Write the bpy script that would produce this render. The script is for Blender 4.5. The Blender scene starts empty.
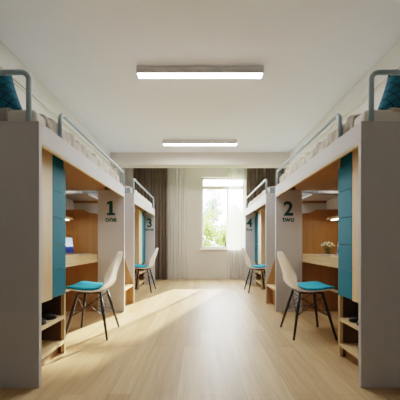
import bpy, bmesh, math, random
from mathutils import Vector, Matrix
random.seed(7)
PI = math.pi
COL = bpy.context.scene.collection

# ------------------------------------------------------------------ helpers
def obj(name, bm, m, parent=None, smooth=False, kind=None):
    """link a bmesh (built in world coordinates, or local ones for a rotated parent) as ONE object"""
    me = bpy.data.meshes.new(name)
    if parent is not None and not parent.get('_local'):
        off = Vector((0, 0, 0)); p = parent
        while p is not None:
            off += p.location; p = p.parent
        bmesh.ops.translate(bm, vec=-off, verts=bm.verts)
    bmesh.ops.recalc_face_normals(bm, faces=bm.faces)
    bm.to_mesh(me); bm.free()
    for mm in (m if isinstance(m, (list, tuple)) else [m]):
        me.materials.append(mm)
    if smooth:
        for p in me.polygons: p.use_smooth = True
    o = bpy.data.objects.new(name, me); COL.objects.link(o)
    if parent is not None: o.parent = parent
    if kind: o['kind'] = kind
    return o

def thing(name, label, cat, loc=(0, 0, 0), rz=0.0, group=None, local=False):
    o = bpy.data.objects.new(name, None); COL.objects.link(o)
    o.empty_display_size = 0.1
    o.location = loc; o.rotation_euler = (0, 0, rz)
    o['label'] = label; o['category'] = cat
    if group: o['group'] = group
    if local: o['_local'] = 1
    return o

def tag(o, label, cat, group=None, kind=None):
    o['label'] = label; o['category'] = cat
    if group: o['group'] = group
    if kind: o['kind'] = kind
    return o

def copy_tree(o, parent=None):
    c = o.copy(); COL.objects.link(c)
    if parent is not None: c.parent = parent
    for ch in list(o.children):
        copy_tree(ch, c)
    return c

def box(bm, x0, x1, y0, y1, z0, z1, bev=0.0, mi=0):
    x0, x1 = min(x0, x1), max(x0, x1)
    r = bmesh.ops.create_cube(bm, size=1.0)
    vs = r['verts']
    for v in vs:
        v.co = Vector(((x0 + x1) / 2 + v.co.x * (x1 - x0), (y0 + y1) / 2 + v.co.y * (y1 - y0), (z0 + z1) / 2 + v.co.z * (z1 - z0)))
    fs = list({f for v in vs for f in v.link_faces})
    for f in fs: f.material_index = mi
    if bev > 0:
        es = list({e for v in vs for e in v.link_edges})
        bmesh.ops.bevel(bm, geom=es, offset=bev, segments=2, profile=0.5, affect='EDGES')
    return bm

def B(*a, **k):
    return box(bmesh.new(), *a, **k)

def tube(bm, pts, r, seg=10, cap=True):
    pts = [Vector(p) for p in pts]
    rs = r if isinstance(r, (list, tuple)) else [r] * len(pts)
    rings = []; n = None
    for i, p in enumerate(pts):
        if i == 0: d = pts[1] - p
        elif i == len(pts) - 1: d = p - pts[i - 1]
        else: d = (pts[i + 1] - p).normalized() + (p - pts[i - 1]).normalized()
        d.normalize()
        if n is None:
            a = Vector((0, 0, 1)) if abs(d.z) < 0.9 else Vector((1, 0, 0))
            n = d.cross(a).normalized()
        else:
            n = (n - d * n.dot(d)).normalized()
        b = d.cross(n)
        rings.append([bm.verts.new(p + (n * math.cos(2 * PI * k / seg) + b * math.sin(2 * PI * k / seg)) * rs[i]) for k in range(seg)])
    for a, b in zip(rings, rings[1:]):
        for k in range(seg):
            bm.faces.new((a[k], a[(k + 1) % seg], b[(k + 1) % seg], b[k]))
    if cap:
        bm.faces.new(rings[0]); bm.faces.new(rings[-1])
    return bm

def lathe(bm, prof, c=(0, 0, 0), seg=24):
    rings = []
    for r, z in prof:
        rings.append([bm.verts.new((c[0] + r * math.cos(2 * PI * k / seg), c[1] + r * math.sin(2 * PI * k / seg), c[2] + z)) for k in range(seg)])
    for a, b in zip(rings, rings[1:]):
        for k in range(seg):
            bm.faces.new((a[k], a[(k + 1) % seg], b[(k + 1) % seg], b[k]))
    return bm

def prism(bm, poly, y0, y1):
    """poly in (x,z), extruded along y"""
    a = [bm.verts.new((x, y0, z)) for x, z in poly]
    b = [bm.verts.new((x, y1, z)) for x, z in poly]
    bm.faces.new(a); bm.faces.new(b)
    n = len(poly)
    for i in range(n):
        bm.faces.new((a[i], a[(i + 1) % n], b[(i + 1) % n], b[i]))
    return bm

def grid(bm, nu, nv, fn):
    g = [[bm.verts.new(fn(i / nu, j / nv)) for j in range(nv + 1)] for i in range(nu + 1)]
    for i in range(nu):
        for j in range(nv):
            bm.faces.new((g[i][j], g[i + 1][j], g[i + 1][j + 1], g[i][j + 1]))
    return g

def mod_solid(o, t, off=0.0):
    m = o.modifiers.new('solid', 'SOLIDIFY'); m.thickness = t; m.offset = off
def mod_sub(o, n=2):
    m = o.modifiers.new('sub', 'SUBSURF'); m.levels = n; m.render_levels = n

def arc(c, r, a0, a1, n, plane):
    out = []
    for i in range(n + 1):
        a = a0 + (a1 - a0) * i / n
        u, v = r * math.cos(a), r * math.sin(a)
        out.append(plane(c[0] + u, c[1] + v))
    return out

# ------------------------------------------------------------------ materials
def S(r, g, b):
    f = lambda c: (c / 255 / 12.92) if c / 255 <= 0.04045 else ((c / 255 + 0.055) / 1.055) ** 2.4
    return (f(r), f(g), f(b), 1)

def base_mat(name):
    m = bpy.data.materials.new(name); m.use_nodes = True
    nt = m.node_tree; return m, nt, nt.nodes, nt.links, nt.nodes['Principled BSDF']

def plain(name, col, rough=0.5, var=0.06, scale=6.0, metal=0.0, bump=0.0, spec=0.5, transm=0.0, emit=None, es=0.0):
    m, nt, N, L, p = base_mat(name)
    tc = N.new('ShaderNodeTexCoord'); no = N.new('ShaderNodeTexNoise')
    no.inputs['Scale'].default_value = scale; no.inputs['Detail'].default_value = 4
    L.new(tc.outputs['Object'], no.inputs['Vector'])
    cr = N.new('ShaderNodeValToRGB'); L.new(no.outputs['Fac'], cr.inputs['Fac'])
    c = Vector(col[:3])
    cr.color_ramp.elements[0].position = 0.3; cr.color_ramp.elements[1].position = 0.7
    cr.color_ramp.elements[0].color = (*(c * (1 - var)), 1)
    cr.color_ramp.elements[1].color = (*[min(1, x) for x in (c * (1 + var))], 1)
    L.new(cr.outputs['Color'], p.inputs['Base Color'])
    p.inputs['Roughness'].default_value = rough; p.inputs['Metallic'].default_value = metal
    p.inputs['Specular IOR Level'].default_value = spec
    if transm: p.inputs['Transmission Weight'].default_value = transm
    if emit:
        p.inputs['Emission Color'].default_value = emit; p.inputs['Emission Strength'].default_value = es
    if bump:
        bp = N.new('ShaderNodeBump'); bp.inputs['Strength'].default_value = bump; bp.inputs['Distance'].default_value = 0.01
        L.new(no.outputs['Fac'], bp.inputs['Height']); L.new(bp.outputs['Normal'], p.inputs['Normal'])
    return m

def wood(name, c1, c2, vec, rough=0.45):
    """grain: noise squeezed along the axis with the small factor in vec"""
    m, nt, N, L, p = base_mat(name)
    tc = N.new('ShaderNodeTexCoord'); mp = N.new('ShaderNodeMapping'); mp.inputs['Scale'].default_value = vec
    L.new(tc.outputs['Object'], mp.inputs['Vector'])
    n1 = N.new('ShaderNodeTexNoise'); n1.inputs['Scale'].default_value = 3.0; n1.inputs['Detail'].default_value = 6; n1.inputs['Distortion'].default_value = 0.6
    L.new(mp.outputs['Vector'], n1.inputs['Vector'])
    cr = N.new('ShaderNodeValToRGB'); L.new(n1.outputs['Fac'], cr.inputs['Fac'])
    cr.color_ramp.elements[0].position = 0.3; cr.color_ramp.elements[0].color = c1
    cr.color_ramp.elements[1].position = 0.7; cr.color_ramp.elements[1].color = c2
    L.new(cr.outputs['Color'], p.inputs['Base Color'])
    p.inputs['Roughness'].default_value = rough
    return m

def floor_mat():
    m, nt, N, L, p = base_mat('oak_plank_floor')
    tc = N.new('ShaderNodeTexCoord'); mp = N.new('ShaderNodeMapping')
    mp.inputs['Rotation'].default_value = (0, 0, PI / 2)
    L.new(tc.outputs['Object'], mp.inputs['Vector'])
    br = N.new('ShaderNodeTexBrick'); L.new(mp.outputs['Vector'], br.inputs['Vector'])
    br.inputs['Scale'].default_value = 1.0; br.inputs['Brick Width'].default_value = 1.25; br.inputs['Row Height'].default_value = 0.145
    br.inputs['Mortar Size'].default_value = 0.0012; br.inputs['Mortar Smooth'].default_value = 0.3; br.inputs['Bias'].default_value = 0.0
    br.offset = 0.37; br.offset_frequency = 2
    br.inputs['Color1'].default_value = FLOOR_A; br.inputs['Color2'].default_value = FLOOR_B
    br.inputs['Mortar'].default_value = FLOOR_M
    mp2 = N.new('ShaderNodeMapping'); mp2.inputs['Scale'].default_value = (14, 0.9, 1)
    L.new(tc.outputs['Object'], mp2.inputs['Vector'])
    n1 = N.new('ShaderNodeTexNoise'); n1.inputs['Scale'].default_value = 2.2; n1.inputs['Detail'].default_value = 7; n1.inputs['Distortion'].default_value = 0.8
    L.new(mp2.outputs['Vector'], n1.inputs['Vector'])
    cr = N.new('ShaderNodeValToRGB'); L.new(n1.outputs['Fac'], cr.inputs['Fac'])
    cr.color_ramp.elements[0].position = 0.3; cr.color_ramp.elements[0].color = (0.70, 0.67, 0.62, 1)
    cr.color_ramp.elements[1].position = 0.72; cr.color_ramp.elements[1].color = (1.0, 1.0, 1.0, 1)
    mx = N.new('ShaderNodeMix'); mx.data_type = 'RGBA'; mx.blend_type = 'MULTIPLY'; mx.inputs['Factor'].default_value = 0.8
    L.new(br.outputs['Color'], mx.inputs[6]); L.new(cr.outputs['Color'], mx.inputs[7])
    L.new(mx.outputs[2], p.inputs['Base Color'])
    p.inputs['Roughness'].default_value = 0.42
    p.inputs['Specular IOR Level'].default_value = 0.6
    return m

def sheer_mat(name, col, trans):
    m = bpy.data.materials.new(name); m.use_nodes = True
    nt = m.node_tree; N = nt.nodes; L = nt.links; N.clear()
    out = N.new('ShaderNodeOutputMaterial')
    df = N.new('ShaderNodeBsdfDiffuse'); df.inputs['Color'].default_value = col
    tl = N.new('ShaderNodeBsdfTranslucent'); tl.inputs['Color'].default_value = col
    tp = N.new('ShaderNodeBsdfTransparent')
    a = N.new('ShaderNodeMixShader'); a.inputs[0].default_value = 0.5
    L.new(df.outputs[0], a.inputs[1]); L.new(tl.outputs[0], a.inputs[2])
    no = N.new('ShaderNodeTexNoise'); no.inputs['Scale'].default_value = 60
    mr = N.new('ShaderNodeMapRange'); mr.inputs[3].default_value = trans - 0.06; mr.inputs[4].default_value = trans + 0.06
    L.new(no.outputs['Fac'], mr.inputs[0])
    b = N.new('ShaderNodeMixShader'); L.new(mr.outputs[0], b.inputs[0])
    L.new(a.outputs[0], b.inputs[1]); L.new(tp.outputs[0], b.inputs[2])
    L.new(b.outputs[0], out.inputs[0])
    return m

def glass_mat(name, tint=(0.97, 0.985, 0.98, 1)):
    m = bpy.data.materials.new(name); m.use_nodes = True
    nt = m.node_tree; N = nt.nodes; L = nt.links; N.clear()
    out = N.new('ShaderNodeOutputMaterial')
    tp = N.new('ShaderNodeBsdfTransparent'); tp.inputs['Color'].default_value = tint
    gl = N.new('ShaderNodeBsdfGlossy'); gl.inputs['Roughness'].default_value = 0.03
    b = N.new('ShaderNodeMixShader'); b.inputs[0].default_value = 0.05; L.new(tp.outputs[0], b.inputs[1]); L.new(gl.outputs[0], b.inputs[2])
    L.new(b.outputs[0], out.inputs[0])
    return m

def leaf_mat(name, col):
    m = bpy.data.materials.new(name); m.use_nodes = True
    nt = m.node_tree; N = nt.nodes; L = nt.links; N.clear()
    out = N.new('ShaderNodeOutputMaterial')
    no = N.new('ShaderNodeTexNoise'); no.inputs['Scale'].default_value = 1.2
    tc = N.new('ShaderNodeTexCoord'); L.new(tc.outputs['Object'], no.inputs['Vector'])
    cr = N.new('ShaderNodeValToRGB'); L.new(no.outputs['Fac'], cr.inputs['Fac'])
    c = Vector(col[:3])
    cr.color_ramp.elements[0].position = 0.3; cr.color_ramp.elements[0].color = (*(c * 0.8), 1)
    cr.color_ramp.elements[1].position = 0.7; cr.color_ramp.elements[1].color = (*c, 1)
    df = N.new('ShaderNodeBsdfDiffuse'); tl = N.new('ShaderNodeBsdfTranslucent')
    L.new(cr.outputs['Color'], df.inputs['Color']); L.new(cr.outputs['Color'], tl.inputs['Color'])
    b = N.new('ShaderNodeMixShader'); b.inputs[0].default_value = 0.5
    L.new(df.outputs[0], b.inputs[1]); L.new(tl.outputs[0], b.inputs[2]); L.new(b.outputs[0], out.inputs[0])
    return m

def diamond_mat():
    m, nt, N, L, p = base_mat('teal_diamond_fabric')
    tc = N.new('ShaderNodeTexCoord'); mp = N.new('ShaderNodeMapping')
    mp.inputs['Rotation'].default_value = (0, 0, PI / 4)
    L.new(tc.outputs['Object'], mp.inputs['Vector'])
    br = N.new('ShaderNodeTexBrick'); br.offset = 0.0
    br.inputs['Scale'].default_value = 1; br.inputs['Brick Width'].default_value = 0.062; br.inputs['Row Height'].default_value = 0.062
    br.inputs['Mortar Size'].default_value = 0.004; br.inputs['Mortar Smooth'].default_value = 0.2
    br.inputs['Color1'].default_value = S(5, 92, 116); br.inputs['Color2'].default_value = S(10, 104, 128); br.inputs['Mortar'].default_value = S(8, 50, 66)
    L.new(mp.outputs['Vector'], br.inputs['Vector']); L.new(br.outputs['Color'], p.inputs['Base Color'])
    p.inputs['Roughness'].default_value = 0.85
    return m

def screen_mat():
    m, nt, N, L, p = base_mat('laptop_screen')
    tc = N.new('ShaderNodeTexCoord'); sp = N.new('ShaderNodeSeparateXYZ'); L.new(tc.outputs['Generated'], sp.inputs[0])
    no = N.new('ShaderNodeTexNoise'); no.inputs['Scale'].default_value = 4; L.new(tc.outputs['Generated'], no.inputs['Vector'])
    ma = N.new('ShaderNodeMath'); ma.operation = 'MULTIPLY_ADD'; ma.inputs[1].default_value = 0.12
    L.new(no.outputs['Fac'], ma.inputs[0]); L.new(sp.outputs['Z'], ma.inputs[2])
    cr = N.new('ShaderNodeValToRGB'); L.new(ma.outputs[0], cr.inputs['Fac'])
    e = cr.color_ramp.elements
    e[0].position = 0.30; e[0].color = S(18, 34, 84)
    e[1].position = 0.95; e[1].color = S(170, 190, 215)
    x = e.new(0.44); x.color = S(30, 66, 130)
    x = e.new(0.50); x.color = S(205, 212, 222)
    p.inputs['Base Color'].default_value = (0.02, 0.02, 0.02, 1)
    L.new(cr.outputs['Color'], p.inputs['Emission Color']); p.inputs['Emission Strength'].default_value = 0.75
    p.inputs['Roughness'].default_value = 0.25
    return m

FLOOR_A = S(216, 188, 148); FLOOR_B = S(190, 160, 120); FLOOR_M = S(152, 124, 92)
M = {}
M['wall'] = plain('wall_paint', S(234, 234, 234), 0.85, 0.012, 3)
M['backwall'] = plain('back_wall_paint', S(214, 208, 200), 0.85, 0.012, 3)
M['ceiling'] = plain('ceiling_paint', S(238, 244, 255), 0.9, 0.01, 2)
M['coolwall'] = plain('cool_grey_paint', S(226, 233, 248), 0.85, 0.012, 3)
M['trim'] = plain('white_trim_paint', S(232, 229, 222), 0.6, 0.01)
M['floor'] = floor_mat()
M['panel'] = plain('white_laminate', S(192, 192, 195), 0.55, 0.012, 4)
M['woodv'] = wood('pale_oak_upright_grain', S(206, 178, 138), S(222, 198, 160), (14, 14, 0.8))
M['woodh'] = wood('pale_oak_level_grain', S(208, 180, 138), S(226, 203, 164), (14, 0.8, 14))
M['woodd'] = wood('mid_oak_veneer', S(160, 124, 82), S(176, 140, 96), (12, 12, 0.7))
M['wooddark'] = wood('carcass_oak', S(140, 108, 72), S(158, 124, 84), (10, 10, 0.7))
M['nicheshade'] = wood('painted_niche_shade', S(92, 70, 50), S(106, 82, 60), (10, 10, .7))  # dark brown that stands in for the shade inside the niches
M['teal'] = plain('teal_laminate', S(0, 112, 138), 0.6, 0.03, 5, spec=0.25)
M['tealdark'] = plain('number_ink', S(4, 74, 78), 0.5, 0.03)
M['pad'] = plain('turquoise_fabric', S(22, 160, 196), 0.8, 0.05, 40, bump=0.1)
M['shell'] = plain('white_plastic', S(240, 242, 245), 0.28, 0.01)
M['leg'] = plain('black_stained_wood', S(28, 26, 26), 0.4, 0.1)
M['wire'] = plain('black_wire', S(20, 20, 20), 0.4, 0.05, metal=0.5)
M['rail'] = plain('pale_grey_painted_steel', S(166, 188, 202), 0.4, 0.02, 5)
M['sheet'] = plain('white_cotton', S(228, 225, 220), 0.9, 0.03, 30, bump=0.05)
M['duvet'] = plain('grey_beige_cotton', S(196, 189, 180), 0.9, 0.05, 20, bump=0.15)
M['pillow'] = plain('grey_cotton', S(176, 172, 168), 0.9, 0.04, 20)
M['bluegrey'] = plain('mottled_blue_grey_cotton', S(150, 160, 166), 0.9, 0.3, 45)
M['beige'] = plain('beige_cotton', S(196, 182, 162), 0.9, 0.04, 20)
M['cushion'] = diamond_mat()
M['curtain'] = plain('brown_curtain_fabric', S(112, 100, 90), 0.9, 0.08, 12)
M['sheer'] = sheer_mat('sheer_voile', (0.80, 0.79, 0.77, 1), 0.52)
M['sheerwall'] = sheer_mat('sheer_voile_gathered', (0.86, 0.85, 0.83, 1), 0.3)
M['lampbody'] = plain('grey_aluminium', S(212, 211, 210), 0.45, 0.02, metal=0.2)
M['diffuser'] = plain('lit_diffuser', (0.9, 0.9, 0.9, 1), 0.5, 0.0, emit=(1.0, .975, .94, 1), es=32.0)
M['strip'] = plain('lit_strip', (.9, .85, .7, 1), 0.5, 0.0, emit=(1, .84, .6, 1), es=6.5)
M['frame'] = plain('white_window_frame', S(238, 236, 230), 0.4, 0.01)
M['sill'] = plain('cream_sill_stone', S(232, 222, 204), 0.4, 0.02)
M['glass'] = glass_mat('window_glass')
M['vase'] = glass_mat('vase_glass', (0.86, 0.9, 0.9, 1))
M['petal'] = plain('white_petals', S(252, 250, 238), 0.7, 0.05, 60)
M['stem'] = plain('green_stem', S(80, 120, 60), 0.6, 0.1)
M['black'] = plain('black_leather', S(26, 25, 26), 0.4, 0.1, 20)
M['sole'] = plain('dark_rubber', S(44, 42, 42), 0.7, 0.05)
M['alu'] = plain('silver_aluminium', S(206, 208, 212), 0.3, 0.01, metal=0.7)
M['keys'] = plain('dark_keys', S(40, 40, 44), 0.5, 0.05)
M['screen'] = screen_mat()
M['puck'] = plain('dark_spot_housing', S(70, 76, 74), 0.4, 0.05)
M['bark'] = plain('pale_bark', S(170, 160, 146), 0.9, 0.1)
M['leafa'] = leaf_mat('pale_leaves', S(158, 168, 150))
M['leafb'] = leaf_mat('yellow_green_leaves', S(142, 158, 94))
M['grass'] = leaf_mat('grass', S(120, 140, 70))

# ------------------------------------------------------------------ dimensions (camera at x=0, y=0, z=CAM; y runs to the window wall)
CAM = 0.95; WX = 2.03; YB = 7.36; YF = -2.4; ZC = 3.02
FX = 1.06            # front plane of the bunks
# ------------------------------------------------------------------ room
obj('floor', B(-WX - .2, WX + .2, YF - .2, YB + .24, -0.12, 0), M['floor'], kind='structure')
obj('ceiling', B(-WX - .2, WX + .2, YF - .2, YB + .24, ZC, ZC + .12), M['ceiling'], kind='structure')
obj('wall_left', B(-WX - .2, -WX, YF - .2, YB + .24, 0, ZC), M['wall'], kind='structure')
obj('wall_right', B(WX, WX + .2, YF - .2, YB + .24, 0, ZC), M['wall'], kind='structure')
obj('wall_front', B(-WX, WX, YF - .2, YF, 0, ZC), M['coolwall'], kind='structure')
WX0, WX1, WZ0, WZ1 = 0.05, 1.23, 0.82, 2.77
bm = bmesh.new()
box(bm, -WX, WX0, YB, YB + .24, 0, ZC); box(bm, WX1, WX, YB, YB + .24, 0, ZC)
box(bm, WX0, WX1, YB, YB + .24, 0, WZ0); box(bm, WX0, WX1, YB, YB + .24, WZ1, ZC)
obj('wall_back', bm, M['backwall'], kind='structure')
obj('trim_1', B(-WX, WX, 6.12, 6.40, 2.74, ZC, bev=.004), M['backwall'], kind='structure')      # dropped beam across the ceiling
for i, s in ((2, -1), (3, 1)):
    bm = bmesh.new()
    box(bm, s * (WX - .022), s * WX, YF, 6.12, 2.735, 2.765, bev=.006)
    box(bm, s * (WX - .012), s * WX, YF, 6.12, 2.70, 2.715, bev=.003)
    obj('trim_%d' % i, bm, M['trim'], kind='structure')

# window: frame, transom, mullion, panes, sill
w = bpy.data.objects.new('window_1', None); COL.objects.link(w); w.location = (0.64, YB, WZ0); w['kind'] = 'structure'
FY0, FY1 = YB + .10, YB + .16
bm = bmesh.new()
box(bm, WX0, WX0 + .045, FY0, FY1, WZ0, WZ1, .004); box(bm, WX1 - .045, WX1, FY0, FY1, WZ0, WZ1, .004)
box(bm, WX0, WX1, FY0, FY1, WZ0, WZ0 + .05, .004); box(bm, WX0, WX1, FY0, FY1, WZ1 - .045, WZ1, .004)
obj('window_frame', bm, M['frame'], w)
obj('transom', B(WX0 + .04, WX1 - .04, FY0 - .004, FY1, 2.46, 2.55, .004), M['sill'], w)
obj('mullion', B(.735, .795, FY0, FY1, WZ0 + .04, 2.47, .004), M['frame'], w)
obj('pane', B(WX0 + .04, .74, FY0 + .028, FY0 + .033, WZ0 + .045, 2.465), M['glass'], w)
obj('pane', B(.79, WX1 - .04, FY0 + .028, FY0 + .033, WZ0 + .045, 2.465), M['glass'], w)
obj('pane', B(WX0 + .04, WX1 - .04, FY0 + .028, FY0 + .033, 2.545, WZ1 - .04), M['glass'], w)
obj('window_sill', B(WX0 - .05, WX1 + .05, YB - .06, FY0, WZ0 - .035, WZ0, .006), M['sill'], w)

# ------------------------------------------------------------------ curtains
def curtain(name, path, z0, z1, amp, n, mat, label, cat):
    """path: list of (x,y) - a pleated sheet hung along it"""
    pts = [Vector((a, b, 0)) for a, b in path]
    lens = [0]
    for a, b in zip(pts, pts[1:]): lens.append(lens[-1] + (b - a).length)
    T = lens[-1]
    rnd = random.Random(len(label))
    ph = [rnd.uniform(-.5, .5) for _ in range(int(n) + 3)]
    def fn(u, v):
        d = u * T; k = 0
        while k < len(lens) - 2 and d > lens[k + 1]: k += 1
        t = (d - lens[k]) / (lens[k + 1] - lens[k])
        p = pts[k].lerp(pts[k + 1], t); dr = (pts[k + 1] - pts[k]).normalized(); nn = Vector((-dr.y, dr.x, 0))
        q = u * n; i = int(q); f = q - i
        off = amp * math.sin(2 * PI * q + ph[i] * (1 - f) + ph[i + 1] * f) * (0.8 + 0.25 * (1 - v) + .15 * ph[i])
        sway = 0.012 * math.sin(3 * v + 2.3 * q)
        return p + nn * off + dr * sway * min(1, 8 * u * (1 - u)) + Vector((0, 0, z0 + (z1 - z0) * v))
    bm = bmesh.new(); grid(bm, int(n * 10), 10, fn)
    o = obj(name, bm, mat, smooth=True)
    tag(o, label, cat)
    return o
curtain('drape', [(-1.76, 7.18), (-0.86, 7.18)], 0.015, ZC - .01, 0.042, 10, M['curtain'], 'dark brown pleated drape hanging to the left of the window wall', 'curtain')
curtain('drape', [(1.24, 7.18), (1.86, 7.18), (1.95, 7.08), (1.965, 6.5)], 0.015, ZC - .01, 0.036, 13, M['curtain'], 'dark brown pleated drape bunched in the right corner behind the fourth bunk', 'curtain')
curtain('sheer_curtain', [(-0.88, 7.24), (-0.33, 7.24)], 0.015, ZC - .01, 0.017, 8, M['sheerwall'], 'white sheer curtain gathered against plain wall beside the left brown drape', 'curtain')
curtain('sheer_curtain', [(0.74, 7.24), (1.26, 7.24)], 0.015, ZC - .01, 0.024, 8, M['sheer'], 'white sheer curtain hanging over the right part of the window', 'curtain')

# ------------------------------------------------------------------ ceiling lamps
def ceiling_lamp(yc, label):
    t = thing('linear_ceiling_lamp', label, 'lamp', (0, yc, ZC), group='linear lamps on the ceiling')
    bm = bmesh.new(); box(bm, -.74, .74, yc - .05, yc + .05, ZC - .083, ZC, bev=.002)
    obj('lamp_body', bm, M['lampbody'], t)
    obj('diffuser', B(-.728, .728, yc - .046, yc + .046, ZC - .0852, ZC - .0832), M['diffuser'], t)
ceiling_lamp(3.20, 'long grey box lamp with white underside on the ceiling, nearest the viewer')
ceiling_lamp(5.42, 'long grey box lamp with white underside on the ceiling, nearest the window beam')

# ------------------------------------------------------------------ loft bed units
PT = 0.03; BT = 1.76; UB = 1.70; FB = 1.625      # panel thickness, board top, bed underside, front board lower edge
WORDS = {1: 'one', 2: 'two', 3: 'three', 4: 'four'}
def text_part(name, body, size, x, y, z, parent, bold):
    cu = bpy.data.curves.new(name, 'FONT'); cu.body = body; cu.size = size; cu.align_x = 'CENTER'; cu.extrude = 0.0015; cu.offset = bold
    cu.resolution_u = 4
    o = bpy.data.objects.new(name, cu); COL.objects.link(o)
    bpy.context.view_layer.update()
    me = bpy.data.meshes.new_from_object(o.evaluated_get(bpy.context.evaluated_depsgraph_get()))
    bpy.data.objects.remove(o)
    for v in me.vertices:
        v.co = Vector((v.co.x, -v.co.z, v.co.y))
    me.materials.clear(); me.materials.append(M['tealdark'])
    o = bpy.data.objects.new(name, me); COL.objects.link(o)
    o.parent = parent
    pw = parent.location if parent.parent is None else parent.location + parent.parent.location
    o.location = Vector((x, y, z)) - pw
    return o

def loft_bed(s, y0, num, label):
    y1 = y0 + 2.035
    X = lambda l: s * l
    t = thing('loft_bed', label, 'bunk bed', (X(1.5), (y0 + y1) / 2, 0), group='white loft beds')
    obj('end_panel', B(X(FX), X(WX - .004), y0, y0 + PT, 0, BT, bev=.002), M['panel'], t)
    npan = obj('number_panel', B(X(FX), X(1.43), y1 - PT, y1, 0, BT, bev=.002), M['panel'], t)
    npan['label'] = 'upright white panel printed with a dark teal number'
    xn = X(1.245 if num == 1 else 1.236 if num == 2 else 1.183 if num == 3 else 1.16)
    if num == 1:
        # slab-footed figure one
        yy = y1 - PT - .001; xc = X(1.245); z0 = 1.352
        pg = [(-.055, 0), (.058, 0), (.058, .032), (.024, .032), (.024, .2), (-.012, .2), (-.055, .182), (-.055, .15), (-.024, .16), (-.024, .032), (-.055, .032)]
        nm = obj('numeral', prism(bmesh.new(), [(xc + px, z0 + pz) for px, pz in pg], yy - .0015, yy + .0005), M['tealdark'], npan)
    else:
        text_part('numeral', str(num), 0.275, xn, y1 - PT - .001, 1.352, npan, 0.007)
    text_part('number_word', WORDS[num], 0.105 if num < 3 else .09, xn, y1 - PT - .001, 1.262, npan, 0.0025)
    obj('front_board', B(X(FX), X(FX + .028), y0 + PT, y1 - PT, FB, BT, bev=.002), M['panel'], t)
    obj('front_lip', B(X(FX + .003), X(FX + .027), y0 + PT, y1 - PT, FB - .012, FB), M['woodh'], t)
    obj('bed_base', B(X(FX + .028), X(WX - .006), y0 + PT, y1, UB, UB + .04), M['wooddark'], t)
    obj('back_rail', B(X(WX - .03), X(WX - .006), y0 + PT, y1, UB + .04, BT + .02), M['panel'], t)
    # end rail: inverted U standing on the end panel
    r = .0165; yr = y0 + .016; za = 2.09; la, lb = 1.137, 1.93
    pl = lambda a, b: (X(a), yr, b)
    pts = [pl(la, BT - .01), pl(la, za - .05)] + arc((la + .05, za - .05), .05, PI, PI / 2, 6, pl) + arc((lb - .05, za - .05), .05, PI / 2, 0, 6, pl) + [pl(lb, BT - .01)]
    if num < 3: obj('end_rail', tube(bmesh.new(), pts, r, 12), M['rail'], t, smooth=True)
    # side rail along the aisle
    ya, yb = y0 + .297 if num < 3 else y0 + .04, y1 - .03
    if num > 2: yb = y1 - .12
    zr = 1.96 if num < 3 else 2.005; lr = 1.0755
    pl = lambda a, b: (X(lr), a, b)
    pts = [pl(ya, BT - .005), pl(ya, zr - .06)] + arc((ya + .06, zr - .06), .06, PI, PI / 2, 6, pl) + arc((yb - .06, zr - .06), .06, PI / 2, 0, 6, pl) + [pl(yb, BT + .001)]
    obj('guard_rail', tube(bmesh.new(), pts, .0155, 12), M['rail'], t, smooth=True)
    # dark little spotlight under the bed near the number
    bm = bmesh.new(); lathe(bm, [(0.001, 0), (.045, 0), (.05, .004), (.05, .03), (.001, .03)], (X(1.22), y1 - .21, UB - .03), 20)
    obj('spotlight', bm, M['puck'], t, smooth=False)
    return t

def wardrobe(s, ya, yb, lf, split, teal_first, label):
    """open shoe niches below, oak and teal fronts above; front face at lateral lf"""
    X = lambda l: s * l
    lb = 1.99; top = UB - .005; T = .02
    t = thing('wardrobe', label, 'cabinet', (X((lf + lb) / 2), (ya + yb) / 2, 0), group='bunk wardrobes')
    for y in (ya, yb - T):
        obj('side_panel', B(X(lf + .001), X(lb), y, y + T, 0, top, bev=.001), M['woodv'], t)
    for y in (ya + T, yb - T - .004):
        obj('niche_shade_board', B(X(lf + .03), X(lb - .012), y, y + .004, .0, .51), M['nicheshade'], t)  # thin boards added to paint niche shade over the pale side panels
    obj('back_panel', B(X(lb - .012), X(lb), ya + T, yb - T, .0, top), M['wooddark'], t)
    obj('top_panel', B(X(lf + .02), X(lb - .012), ya + T, yb - T, top - T, top), M['wooddark'], t)
    for z in (.085, .30):
        obj('shelf', B(X(lf + .004), X(lb - .012), ya + T, yb - T, z, z + .03, bev=.001), M['woodh'], t)
    obj('cabinet_floor', B(X(lf + .022), X(lb - .012), ya + T, yb - T, .51, .53), M['wooddark'], t)
    obj('toe_kick', B(X(lf + .05), X(lf + .065), ya + T, yb - T, 0, .085), M['wooddark'], t)
    obj('filler_panel', B(X(lf + .012), X(lf + .024), ya + T, yb - T, 1.59, top - T), M['teal'], t)
    a, b = ya + .002, yb - .002
    wood_y, teal_y = ((a, split), (split, b)) if not teal_first else ((split, b), (a, split))
    obj('door', B(X(lf - .002), X(lf + .018), wood_y[0], wood_y[1] - .002, .51, 1.695 - .01, bev=.0015), M['woodv'], t)
    zs = [.515, .735, .945, 1.165, 1.385, 1.588]
    for z0, z1 in zip(zs, zs[1:]):
        d = obj('drawer', B(X(lf - .002), X(lf + .018), teal_y[0] + .001, teal_y[1], z0 + .0015, z1 - .0015, bev=.002), M['teal'], t)
    return t

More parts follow.
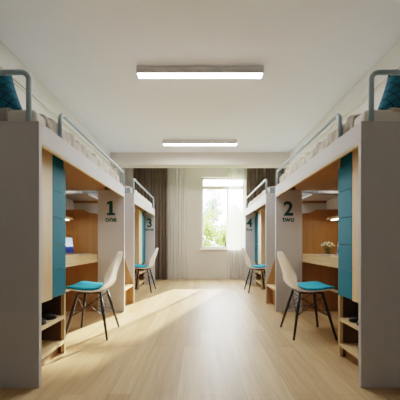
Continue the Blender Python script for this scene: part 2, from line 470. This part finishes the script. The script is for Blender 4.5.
def desk(s, ya, yb, label, num):
    X = lambda l: s * l
    lf, lb = 1.435, 1.985
    t = thing('study_desk', label, 'desk', (X((lf + lb) / 2), (ya + yb) / 2, 0), group='built-in desks under the bunks')
    obj('worktop', B(X(lf), X(lb), ya, yb, .782, .81, bev=.002), M['woodh'], t)
    obj('apron', B(X(lf + .004), X(lf + .024), ya, yb, .70, .782), M['woodh'], t)
    obj('back_panel', B(X(lb), X(lb + .018), ya, yb, 0, UB - .01), M['woodd'], t)
    obj('shelf', B(X(1.72), X(lb), ya, yb - .14, 1.275, 1.305, bev=.002), M['woodh'], t)
    if ya < 3:
        obj('strip_light', B(X(1.75), X(1.775), ya + .05, yb - .2, 1.262, 1.2745), M['strip'], t)
    obj('leg_panel', B(X(lf + .05), X(lb), ya, ya + .02, 0, .70), M['woodd'], t)
    return t

# stair profile (lateral, height)
PROF = [(1.062, 0), (1.062, .31), (1.075, .345), (1.10, .42), (1.14, .53), (1.18, .65), (1.225, .80), (1.28, .98), (1.33, 1.14), (1.375, 1.27), (1.41, 1.345), (1.45, 1.378), (1.50, 1.385),
        (1.55, 1.39), (1.585, 1.405), (1.62, 1.425), (1.66, 1.435), (2.02, 1.435), (2.02, 0)]
def staircase(s, ya, yb, label):
    X = lambda l: s * l
    t = thing('staircase', label, 'stairs', (X(1.55), (ya + yb) / 2, 0), group='oak stairs between the bunks')
    for y in (ya, yb - .02):
        obj('stringer', prism(bmesh.new(), [(X(a), b) for a, b in PROF], y, y + .02), M['woodd'], t)
    i0, i1 = ya + .02, yb - .02
    steps = [(1.066, .31), (1.27, .64), (1.43, .98), (1.575, 1.31)]
    for k, (l, z) in enumerate(steps):
        l1 = steps[k + 1][0] if k < 3 else 2.02
        obj('tread', B(X(l), X(l1 + .02 if k < 3 else l1), i0, i1, z - .03, z, bev=.002), M['woodh'], t)
        zb = 0 if k == 0 else steps[k - 1][1]
        obj('riser', B(X(l + .09 if k == 0 else l + .012), X(l + .105 if k == 0 else l + .027), i0, i1, zb, z - .03), M['woodd'], t)
    obj('landing', B(X(1.58), X(2.02), ya + .003, yb - .003, 1.64, 1.665, bev=.002), M['panel'], t)
    for yy in (yb - .028,):
        obj('batten', B(X(1.60), X(2.02), yy, yy + .025, 1.605, 1.64, bev=.002), M['wooddark'], t)
    return t

Y1, Y3 = 1.784, 4.35
SIDES = {-1: 'left', 1: 'right'}
loft_bed(-1, Y1, 1, 'white loft bed with number panel reading 1 one, left foreground')
loft_bed(1, Y1, 2, 'white loft bed with number panel reading 2 two, right foreground')
loft_bed(-1, Y3, 3, 'white loft bed with number panel reading 3 three, beside the left drape')
loft_bed(1, Y3, 4, 'white loft bed with number panel reading 4 four, beside the window')
WL = {-1: ('oak and teal wardrobe with open shoe niches under bunk number one', 'oak and teal wardrobe with open niches under bunk number three'),
      1: ('oak and teal wardrobe with open shoe niches under bunk number two', 'oak and teal wardrobe with open niches under bunk number four')}
for s in (-1, 1):
    wardrobe(s, Y1 + PT + .003, 2.38 if s < 0 else 2.314, 1.18, 2.165 if s < 0 else 2.10, False, WL[s][0])
    wardrobe(s, 5.70, Y3 + 2.035 - PT - .004, 1.285, 6.0, False, WL[s][1])
DL = {-1: ('pale oak built-in desk with a laptop under bunk number one', 'pale oak built-in desk under bunk number three'),
      1: ('pale oak built-in desk with white flowers under bunk number two', 'pale oak built-in desk under bunk number four')}
for s in (-1, 1):
    desk(s, 2.383 if s < 0 else 2.317, Y1 + 2.035 - .002, DL[s][0], 0)
    desk(s, Y3 + PT + .003, 5.697, DL[s][1], 0)
    staircase(s, Y1 + 2.035 + .002, Y3 - .002, 'oak staircase in the gap between bunks %s' % ('one and three' if s < 0 else 'two and four'))

# ------------------------------------------------------------------ bedding
def rounded_block(x0, x1, y0, y1, z0, z1, r=.035):
    bm = bmesh.new()
    box(bm, x0, x1, y0, y1, z0, z1)
    bmesh.ops.bevel(bm, geom=list(bm.edges), offset=r, segments=4, profile=.5, affect='EDGES')
    return bm
def mattress(s, y0, label):
    o = obj('mattress', rounded_block(s * 1.115, s * (WX - .035), y0 + .045, y0 + 1.99, UB + .041, 1.868), M['sheet'], smooth=True)
    tag(o, label, 'mattress', 'mattresses on the loft beds')
def duvet(s, y0, y1, mat, label, seed, amp):
    """a creased cover lying over the mattress and hanging down its aisle side"""
    rnd = random.Random(seed)
    ph = [rnd.uniform(0, 6.28) for _ in range(8)]
    L = y1 - y0
    # cross-section from the aisle side up over the edge and to the wall
    sec = [(1.116, 1.745), (1.112, 1.78), (1.111, 1.81), (1.112, 1.845), (1.120, 1.872), (1.145, 1.888), (1.2, 1.893), (1.3, 1.894), (1.6, 1.894), (1.85, 1.892), (1.985, 1.885)]
    nv = len(sec) - 1
    def fn(u, v):
        k = min(int(v * nv + 1e-6), nv - 1); f = v * nv - k
        a = sec[k][0] * (1 - f) + sec[k + 1][0] * f; b = sec[k][1] * (1 - f) + sec[k + 1][1] * f
        y = u * L
        zz = b - 1.76
        w = math.sin(26 * y + 30 * zz + ph[0] + 1.5 * math.sin(5 * y + ph[1])) + .7 * math.sin(47 * y - 38 * zz + ph[2] + math.sin(9 * y + ph[3])) + .5 * math.sin(83 * y + 20 * zz + ph[4])
        e = min(1, .15 + u * 20, .15 + (1 - u) * 20)
        a2 = a - amp * .5 * (w + 1.2) * e * (1 if v < .55 else .2)
        b2 = b + amp * .45 * (w + 1) * e * (0.25 + .75 * (v > .25))
        k2 = 0 if 0 < u < 1 else 1      # tuck the two ends onto the mattress
        return (s * (max(a2, 1.092) + k2 * .02), y0 + y, b2 - k2 * .03)
    bm = bmesh.new(); grid(bm, 150, 22, fn)
    o = obj('duvet', bm, mat, smooth=True)
    mod_solid(o, .006, 0)
    tag(o, label, 'blanket', 'covers on the loft beds')
for s in (-1, 1):
    a, b = ('one', 'three') if s < 0 else ('two', 'four')
    mattress(s, Y1, 'white mattress on top of bunk number %s' % a)
    mattress(s, Y3, 'white mattress on top of bunk number %s' % b)
    duvet(s, Y1 + .17, Y1 + 1.99, M['duvet'], 'creased grey beige duvet spread on bunk number %s' % a, 3 + s, .015)
    duvet(s, Y3 + .10, Y3 + 1.9, M['sheet'], 'white duvet spread on bunk number %s' % b, 8 + s, .007)

def pillow_bm(w, h, t, n=16):
    bm = bmesh.new()
    def surf(sg):
        def fn(u, v):
            a, b = 2 * u - 1, 2 * v - 1
            pin = 1 - .035 * (1 - abs(a) ** 2) * abs(b) ** 3
            pin2 = 1 - .035 * (1 - abs(b) ** 2) * abs(a) ** 3
            z = sg * t / 2 * (max(0, 1 - a ** 4) ** .6) * (max(0, 1 - b ** 4) ** .6)
            return (a * w / 2 * pin2, b * h / 2 * pin, z)
        return fn
    grid(bm, n, n, surf(1)); grid(bm, n, n, surf(-1))
    bmesh.ops.remove_doubles(bm, verts=bm.verts, dist=1e-5)
    return bm
for s in (-1, 1):
    n = 'one' if s < 0 else 'two'
    o = obj('cushion', pillow_bm(.41, .41, .13), M['cushion'], smooth=True)
    o.rotation_euler = (R := Matrix.Rotation(0, 3, 'Z')) and ((Matrix.Rotation(s * math.radians(-12), 3, 'Z') @ Matrix.Rotation(math.radians(72), 3, 'X') @ Matrix.Rotation(s * math.radians(-20), 3, 'Z')).to_euler())
    o.location = (s * 1.69, 2.18, 2.125)
    tag(o, 'teal diamond quilted cushion leaning on top of bunk number %s' % n, 'cushion', 'teal cushions on the front bunks')
    # a throw folded over the end of the mattress
    sec = [(Y1 + .0395, 1.775), (Y1 + .038, 1.80), (Y1 + .037, 1.84), (Y1 + .042, 1.862), (Y1 + .06, 1.874), (Y1 + .10, 1.877), (Y1 + .15, 1.877)]
    sec0 = sec
    if s > 0: sec = sec[2:]
    x0 = 1.295; dy = 0.0
    def fn(u, v):
        q = v * (len(sec) - 1); k = min(int(q), len(sec) - 2); f = q - k
        y = sec[k][0] * (1 - f) + sec[k + 1][0] * f; z = sec[k][1] * (1 - f) + sec[k + 1][1] * f
        return (s * (x0 + (1.915 - x0) * u), y + dy, z + .002 * math.sin(40 * u))
    bm = bmesh.new(); grid(bm, 40, 18, fn)
    o = obj('throw_blanket', bm, M['pillow'] if s < 0 else M['beige'], smooth=True); mod_solid(o, .004, 0)
    tag(o, 'grey throw folded over the near end of bunk number one' if s < 0 else 'beige throw folded over the near end of bunk number two', 'blanket')
    sec = sec0; x0 = 1.135; dy = Y3 - Y1
    bm = bmesh.new(); grid(bm, 40, 18, fn)
    o = obj('throw_blanket', bm, M['bluegrey'], smooth=True); mod_solid(o, .004, 0)
    tag(o, 'blue grey throw folded over the near end of bunk number %s' % ('three' if s < 0 else 'four'), 'blanket')

# ------------------------------------------------------------------ chairs (front along local +X)
def catmull(P, n):
    out = []
    Q = [P[0]] + P + [P[-1]]
    for i in range(len(P) - 1):
        p0, p1, p2, p3 = (Vector(q) for q in Q[i:i + 4])
        for k in range(n):
            t = k / n
            out.append(.5 * ((2 * p1) + (p2 - p0) * t + (2 * p0 - 5 * p1 + 4 * p2 - p3) * t * t + (3 * p1 - p0 - 3 * p2 + p3) * t ** 3))
    out.append(Vector(P[-1]))
    return out
#        s      z     halfwidth
SHELL = [(.262, .452, .165), (.250, .474, .190), (.19, .483, .212), (.10, .472, .226), (0, .462, .232), (-.09, .466, .232), (-.155, .492, .230), (-.195, .55, .226),
         (-.222, .63, .218), (-.25, .72, .198), (-.275, .80, .165), (-.290, .85, .118), (-.297, .872, .06)]
def make_chair(label):
    t = thing('shell_chair', label, 'chair', (0, 0, 0), 0, 'shell chairs at the desks', local=True)
    pr = catmull(SHELL, 3); n = len(pr) - 1
    def fn(u, v):
        a = 2 * u - 1; p = pr[min(n, int(round(v * n)))]
        x, z, hw = p
        back = min(1, max(0, (z - .50) / .15)) if x < 0 else 0
        y = a * hw
        z2 = z + (.030 * abs(a) ** 3) * (1 - back) * (1 if x < .2 else .3)
        x2 = x + back * .055 * abs(a) ** 2.4 * min(1, max(.25, (.90 - z) / .3))
        return (x2, y, z2)
    bm = bmesh.new(); grid(bm, 14, n, fn)
    o = obj('shell', bm, M['shell'], t, smooth=True); mod_solid(o, .007, 1); mod_sub(o, 1)
    # seat pad: rounded square cushion following the seat
    def pz(x):
        for a, b in zip(pr, pr[1:]):
            if b.x <= x <= a.x:
                f = (x - a.x) / (b.x - a.x) if b.x != a.x else 0
                return a.y + (b.y - a.y) * f
        return pr[0].y
    bm = bmesh.new()
    rings = []
    for sc, dz in ((.0, .008), (.80, .008), (1.0, .012), (1.02, .022), (.96, .033), (.7, .038), (.35, .040), (0, .040)):
        ring = []
        for k in range(36):
            a = 2 * PI * k / 36; c, q = math.cos(a), math.sin(a)
            e = .42
            px = .035 + sc * .205 * math.copysign(abs(c) ** e, c); py = sc * .198 * math.copysign(abs(q) ** e, q)
            ring.append(bm.verts.new((px, py, pz(px) + dz + .020 * (abs(py) / .2) ** 3)))
        rings.append(ring)
    for r0, r1 in zip(rings, rings[1:]):
        for k in range(36):
            bm.faces.new((r0[k], r0[(k + 1) % 36], r1[(k + 1) % 36], r1[k]))
    bmesh.ops.remove_doubles(bm, verts=bm.verts, dist=1e-5)
    pd = obj('seat_pad', bm, M['pad'], t, smooth=True); pd['label'] = 'turquoise fabric seat pad'
    top, bot = {}, {}
    for i in (-1, 1):
        for j in (-1, 1):
            a = Vector((.115 * i + .005, .105 * j, .445)); b = Vector((.212 * i, .215 * j, 0.0))
            top[i, j], bot[i, j] = a, b
            obj('leg', tube(bmesh.new(), [a, a.lerp(b, .35), b + Vector((0, 0, 0))], [.0125, .0155, .0105], 12), M['leg'], t, smooth=True)
    bm = bmesh.new()
    P = lambda k, f: top[k].lerp(bot[k], f)
    for a, b in (((-1, -1), (-1, 1)), ((1, -1), (1, 1)), ((-1, -1), (1, -1)), ((-1, 1), (1, 1))):
        tube(bm, [P(a, .06), P(b, .50)], .0035, 6); tube(bm, [P(b, .06), P(a, .50)], .0035, 6)
    c = Vector((0, 0, .30))
    for k in top: tube(bm, [P(k, .50), c], .003, 6)
    obj('brace_wires', bm, M['wire'], t)
    bm = bmesh.new()
    for i in (-1, 1): tube(bm, [top[i, -1] + Vector((0, 0, .004)), top[i, 1] + Vector((0, 0, .004))], .008, 8)
    for j in (-1, 1): tube(bm, [top[-1, j] + Vector((0, 0, .004)), top[1, j] + Vector((0, 0, .004))], .008, 8)
    obj('seat_mount', bm, M['wire'], t)
    return t
chair0 = make_chair('white shell chair with turquoise pad at the desk under bunk number one')
spots = [(-1.135, 2.885, PI + .03, 'one'), (1.135, 2.885, 0.0, 'two'), (-1.145, 5.465, PI - .04, 'three'), (1.145, 5.455, .03, 'four')]
for i, (x, y, rz, n) in enumerate(spots):
    c = chair0 if i == 0 else copy_tree(chair0)
    c.location = (x, y, 0); c.rotation_euler = (0, 0, rz)
    c['label'] = 'white shell chair with turquoise pad and black legs at bunk number %s' % n

# ------------------------------------------------------------------ desk things
def laptop(s, yc, label):
    X = lambda l: s * l
    zt = .8105
    t = thing('laptop', label, 'laptop', (X(1.58), yc, zt), group='laptops on the front desks')
    obj('keyboard_base', B(X(1.47), X(1.70), yc - .165, yc + .165, zt, zt + .014, bev=.003), M['alu'], t)
    obj('keyboard', B(X(1.58), X(1.68), yc - .145, yc + .145, zt + .0135, zt + .0155), M['keys'], t)
    # lid leaning back toward the wall
    def lidbox(d0, d1, ya, yb, h0, h1):
        bm = B(0, s * (d1 - d0), ya, yb, h0, h1, bev=.001)
        bmesh.ops.translate(bm, vec=(s * d0, 0, 0), verts=bm.verts)
        bmesh.ops.rotate(bm, cent=(0, 0, 0), matrix=Matrix.Rotation(s * math.radians(7), 3, 'Y'), verts=bm.verts)
        bmesh.ops.translate(bm, vec=(X(1.70), 0, zt + .012), verts=bm.verts)
        return bm
    lid = obj('lid', lidbox(0, .007, yc - .165, yc + .165, 0, .225), M['alu'], t)
    obj('screen', lidbox(-.0015, .0, yc - .152, yc + .152, .014, .212), M['screen'], lid)
laptop(-1, 3.50, 'silver laptop with blue picture on its screen on the left desk')
laptop(1, 3.21, 'silver laptop half hidden by the teal wardrobe on the right desk')

def flower_vase(x, y, z, label):
    t = thing('flower_vase', label, 'vase', (x, y, z))
    bm = bmesh.new(); lathe(bm, [(.001, .002), (.034, .002), (.036, .01), (.036, .085), (.033, .085), (.033, .012), (.001, .012)], (x, y, z), 20)
    obj('glass_vase', bm, M['vase'], t, smooth=True)
    rnd = random.Random(5)
    bm = bmesh.new(); spots = []
    for k in range(17):
        a = k * 2.399; r = .082 * math.sqrt((k + .5) / 17)
        p = Vector((x + r * math.cos(a) * 1.1, y + r * math.sin(a), z + .155 - 7.5 * r * r + rnd.uniform(-.006, .006)))
        spots.append(p)
        tube(bm, [(x + .015 * math.cos(a), y + .015 * math.sin(a), z + .014), (x + .02 * math.cos(a), y + .02 * math.sin(a), z + .075), p], .0015, 5)
    obj('stems', bm, M['stem'], t)
    for p in spots:
        bm = bmesh.new()
        for ring, (nn, rr, tilt) in enumerate(((6, .026, .35), (5, .021, .8), (4, .015, 1.2))):
            for q in range(nn):
                a = 2 * PI * q / nn + ring * .5
                d = Vector((math.cos(a) * math.cos(tilt), math.sin(a) * math.cos(tilt), math.sin(tilt)))
                side = Vector((-math.sin(a), math.cos(a), 0)); up = d.cross(side)
                vs = [p + d * .003, p + d * rr * .6 + side * rr * .5 + up * .002, p + d * rr * 1.15 + up * -.003, p + d * rr * .6 - side * rr * .5 + up * .002]
                bm.faces.new([bm.verts.new(v) for v in vs])
        bmesh.ops.create_icosphere(bm, subdivisions=1, radius=.013, matrix=Matrix.Translation(p + Vector((0, 0, .006))))
        obj('blossom', bm, M['petal'], t)
flower_vase(1.655, 3.52, .8105, 'small glass vase of white flowers on the right desk')

# ------------------------------------------------------------------ shoes in the niches
def shoe(x, y, z, rz, label):
    t = thing('shoe', label, 'shoe', (x, y, z), rz, 'black shoes in the wardrobe niches', local=True)
    L = .27
    #          y(along)  halfwidth  height
    sec = [(-.135, .020, .062), (-.125, .030, .075), (-.09, .035, .085), (-.05, .036, .083), (-.01, .037, .075), (.03, .041, .062), (.07, .044, .048), (.10, .040, .040), (.125, .027, .032), (.135, .012, .026)]
    bm = bmesh.new(); rings = []
    for yy, hw, h in sec:
        ring = []
        for k in range(16):
            a = 2 * PI * k / 16
            cz = .014 + (h - .014) / 2
            ring.append(bm.verts.new((hw * math.copysign(abs(math.cos(a)) ** .7, math.cos(a)), yy, cz + (h - .014) / 2 * math.copysign(abs(math.sin(a)) ** .8, math.sin(a)))))
        rings.append(ring)
    for a, b in zip(rings, rings[1:]):
        for k in range(16): bm.faces.new((a[k], a[(k + 1) % 16], b[(k + 1) % 16], b[k]))
    bm.faces.new(rings[0]); bm.faces.new(rings[-1])
    obj('upper', bm, M['black'], t, smooth=True)
    bm = bmesh.new(); lo, hi = [], []
    out = [(hw + .003, yy) for yy, hw, h in sec] + [(-hw - .003, yy) for yy, hw, h in reversed(sec)]
    for px, py in out:
        lo.append(bm.verts.new((px, py, 0))); hi.append(bm.verts.new((px, py, .018)))
    bm.faces.new(lo); bm.faces.new(hi)
    for k in range(len(lo)):
        q = (k + 1) % len(lo); bm.faces.new((lo[k], lo[q], hi[q], hi[k]))
    obj('sole', bm, M['sole'], t)
    bm = bmesh.new()
    for k in range(4):
        yy = -.005 + k * .018; zz = .075 - k * .009
        tube(bm, [(-.018, yy, zz - .004), (0, yy, zz + .003), (.018, yy, zz - .004)], .0025, 6)
    obj('laces', bm, M['sole'], t)
for s in (-1, 1):
    n = 'one' if s < 0 else 'two'
    for k, yy in enumerate(((2.10, 2.235) if s < 0 else (2.05, 2.17))):
        shoe(s * 1.33, yy, .3305, s * PI / 2 + (.08 if k else -.05), 'black shoe on the niche shelf under bunk number %s, %s' % (n, 'the pair member nearer the window' if k else 'the pair member nearer the viewer'))

# ------------------------------------------------------------------ outside
g = obj('lawn', B(-30, 40, YB + .6, 60, -.65, -.6), M['grass'], kind='structure')
def tree(x, y, h, r, mat, label, n, seed, low=.25):
    rnd = random.Random(seed)
    t = thing('garden_tree', label, 'tree', (x, y, -.6), group='trees outside the window')
    bm = bmesh.new()
    tube(bm, [(x, y, -.6), (x + .05, y, h * .4), (x - .03, y, h * .85)], [.08, .06, .02], 8)
    for k in range(9):
        a = k * 2.4; z0 = h * (.25 + .06 * k)
        tube(bm, [(x, y, z0), (x + r * .4 * math.cos(a), y + r * .4 * math.sin(a), z0 + .3), (x + r * .75 * math.cos(a), y + r * .75 * math.sin(a), z0 + .5)], [.03, .02, .008], 5)
    obj('trunk', bm, M['bark'], t)
    bm = bmesh.new()
    zc = h * (.5 + low / 2); rz = h * (.5 - low / 2)
    clumps = []
    for k in range(46):
        d = Vector((rnd.gauss(0, 1), rnd.gauss(0, 1), rnd.gauss(0, 1))).normalized() * rnd.uniform(.3, 1) 
        clumps.append(Vector((x + d.x * r, y + d.y * r, zc + d.z * rz)))
    for k in range(n):
        c = clumps[k % len(clumps)] + Vector((rnd.gauss(0, 1), rnd.gauss(0, 1), rnd.gauss(0, 1))) * r * .16
        u = Vector((rnd.gauss(0, 1), rnd.gauss(0, 1), rnd.gauss(0, 1))).normalized(); v = u.orthogonal().normalized()
        L = rnd.uniform(.08, .15)
        bm.faces.new([bm.verts.new(q) for q in (c - u * L, c + v * L * .45, c + u * L, c - v * L * .45)])
    obj('foliage', bm, mat, t)
tree(.95, 24.0, 6.1, 1.0, M['leafa'], 'tall pale loose tree outside at the left of the window', 3000, 1, .3)
tree(3.6, 27.0, 5.0, 1.2, M['leafa'], 'pale rounded tree outside behind the sheer curtain', 2600, 2, .3)
BL = ['low yellow green bush outside at the left edge of the window', 'low yellow green bush outside in the middle of the window', 'low yellow green bush outside just behind the sheer curtain edge', 'low yellow green bush outside at the right edge of the window']
for k, (x, y, h) in enumerate(((.35, 17.0, 3.0), (1.75, 19.5, 2.5), (2.3, 15.6, 2.9), (3.7, 18.4, 2.9))):
    tree(x, y, h, .92, M['leafb'], BL[k], 2200, 10 + k, .0)

# ------------------------------------------------------------------ light
W = bpy.data.worlds.new('sky'); bpy.context.scene.world = W; W.use_nodes = True
nt = W.node_tree; N = nt.nodes; L = nt.links
bg = N['Background']
tc = N.new('ShaderNodeTexCoord'); sp = N.new('ShaderNodeSeparateXYZ'); L.new(tc.outputs['Generated'], sp.inputs[0])
cr = N.new('ShaderNodeValToRGB'); L.new(sp.outputs['Z'], cr.inputs['Fac'])
cr.color_ramp.elements[0].position = 0.0; cr.color_ramp.elements[0].color = (1.0, 1.0, 1.0, 1)
cr.color_ramp.elements[1].position = 0.6; cr.color_ramp.elements[1].color = (.92, .96, 1.0, 1)
L.new(cr.outputs['Color'], bg.inputs['Color']); bg.inputs['Strength'].default_value = 13.0

su = bpy.data.lights.new('sun', 'SUN'); su.energy = 12.0; su.angle = math.radians(1.6); su.color = (1, .87, .68)
so = bpy.data.objects.new('sun', su); COL.objects.link(so); so.location = (4, 14, 8)
so.rotation_euler = Vector((-.37, -1, -.50)).to_track_quat('-Z', 'Y').to_euler()
# daylight through the window opening (just outside the glass)
ar = bpy.data.lights.new('window_daylight', 'AREA'); ar.shape = 'RECTANGLE'; ar.size = 1.15; ar.size_y = 1.9
ar.cycles.is_portal = True
ao = bpy.data.objects.new('window_daylight', ar); COL.objects.link(ao); ao.location = (.64, YB + .22, 1.79)
ao.rotation_euler = (-PI / 2, 0, 0)

# ------------------------------------------------------------------ camera
cam = bpy.data.cameras.new('camera'); co = bpy.data.objects.new('camera', cam); COL.objects.link(co)
co.location = (0, 0, CAM); co.rotation_euler = (PI / 2, 0, 0)
cam.sensor_width = 36; cam.lens = 36 * 271 / 400; cam.shift_y = 0.11; cam.shift_x = 0.0; cam.clip_start = .02
sc = bpy.context.scene; sc.camera = co
sc.view_settings.view_transform = 'Filmic'; sc.view_settings.look = 'Medium High Contrast'; sc.view_settings.exposure = 1.22
sc.cycles.use_denoising = True
sc.cycles.max_bounces = 10; sc.cycles.diffuse_bounces = 6; sc.cycles.transparent_max_bounces = 12
sc.cycles.sample_clamp_indirect = 6
for o in bpy.data.objects:
    if '_local' in o: del o['_local']
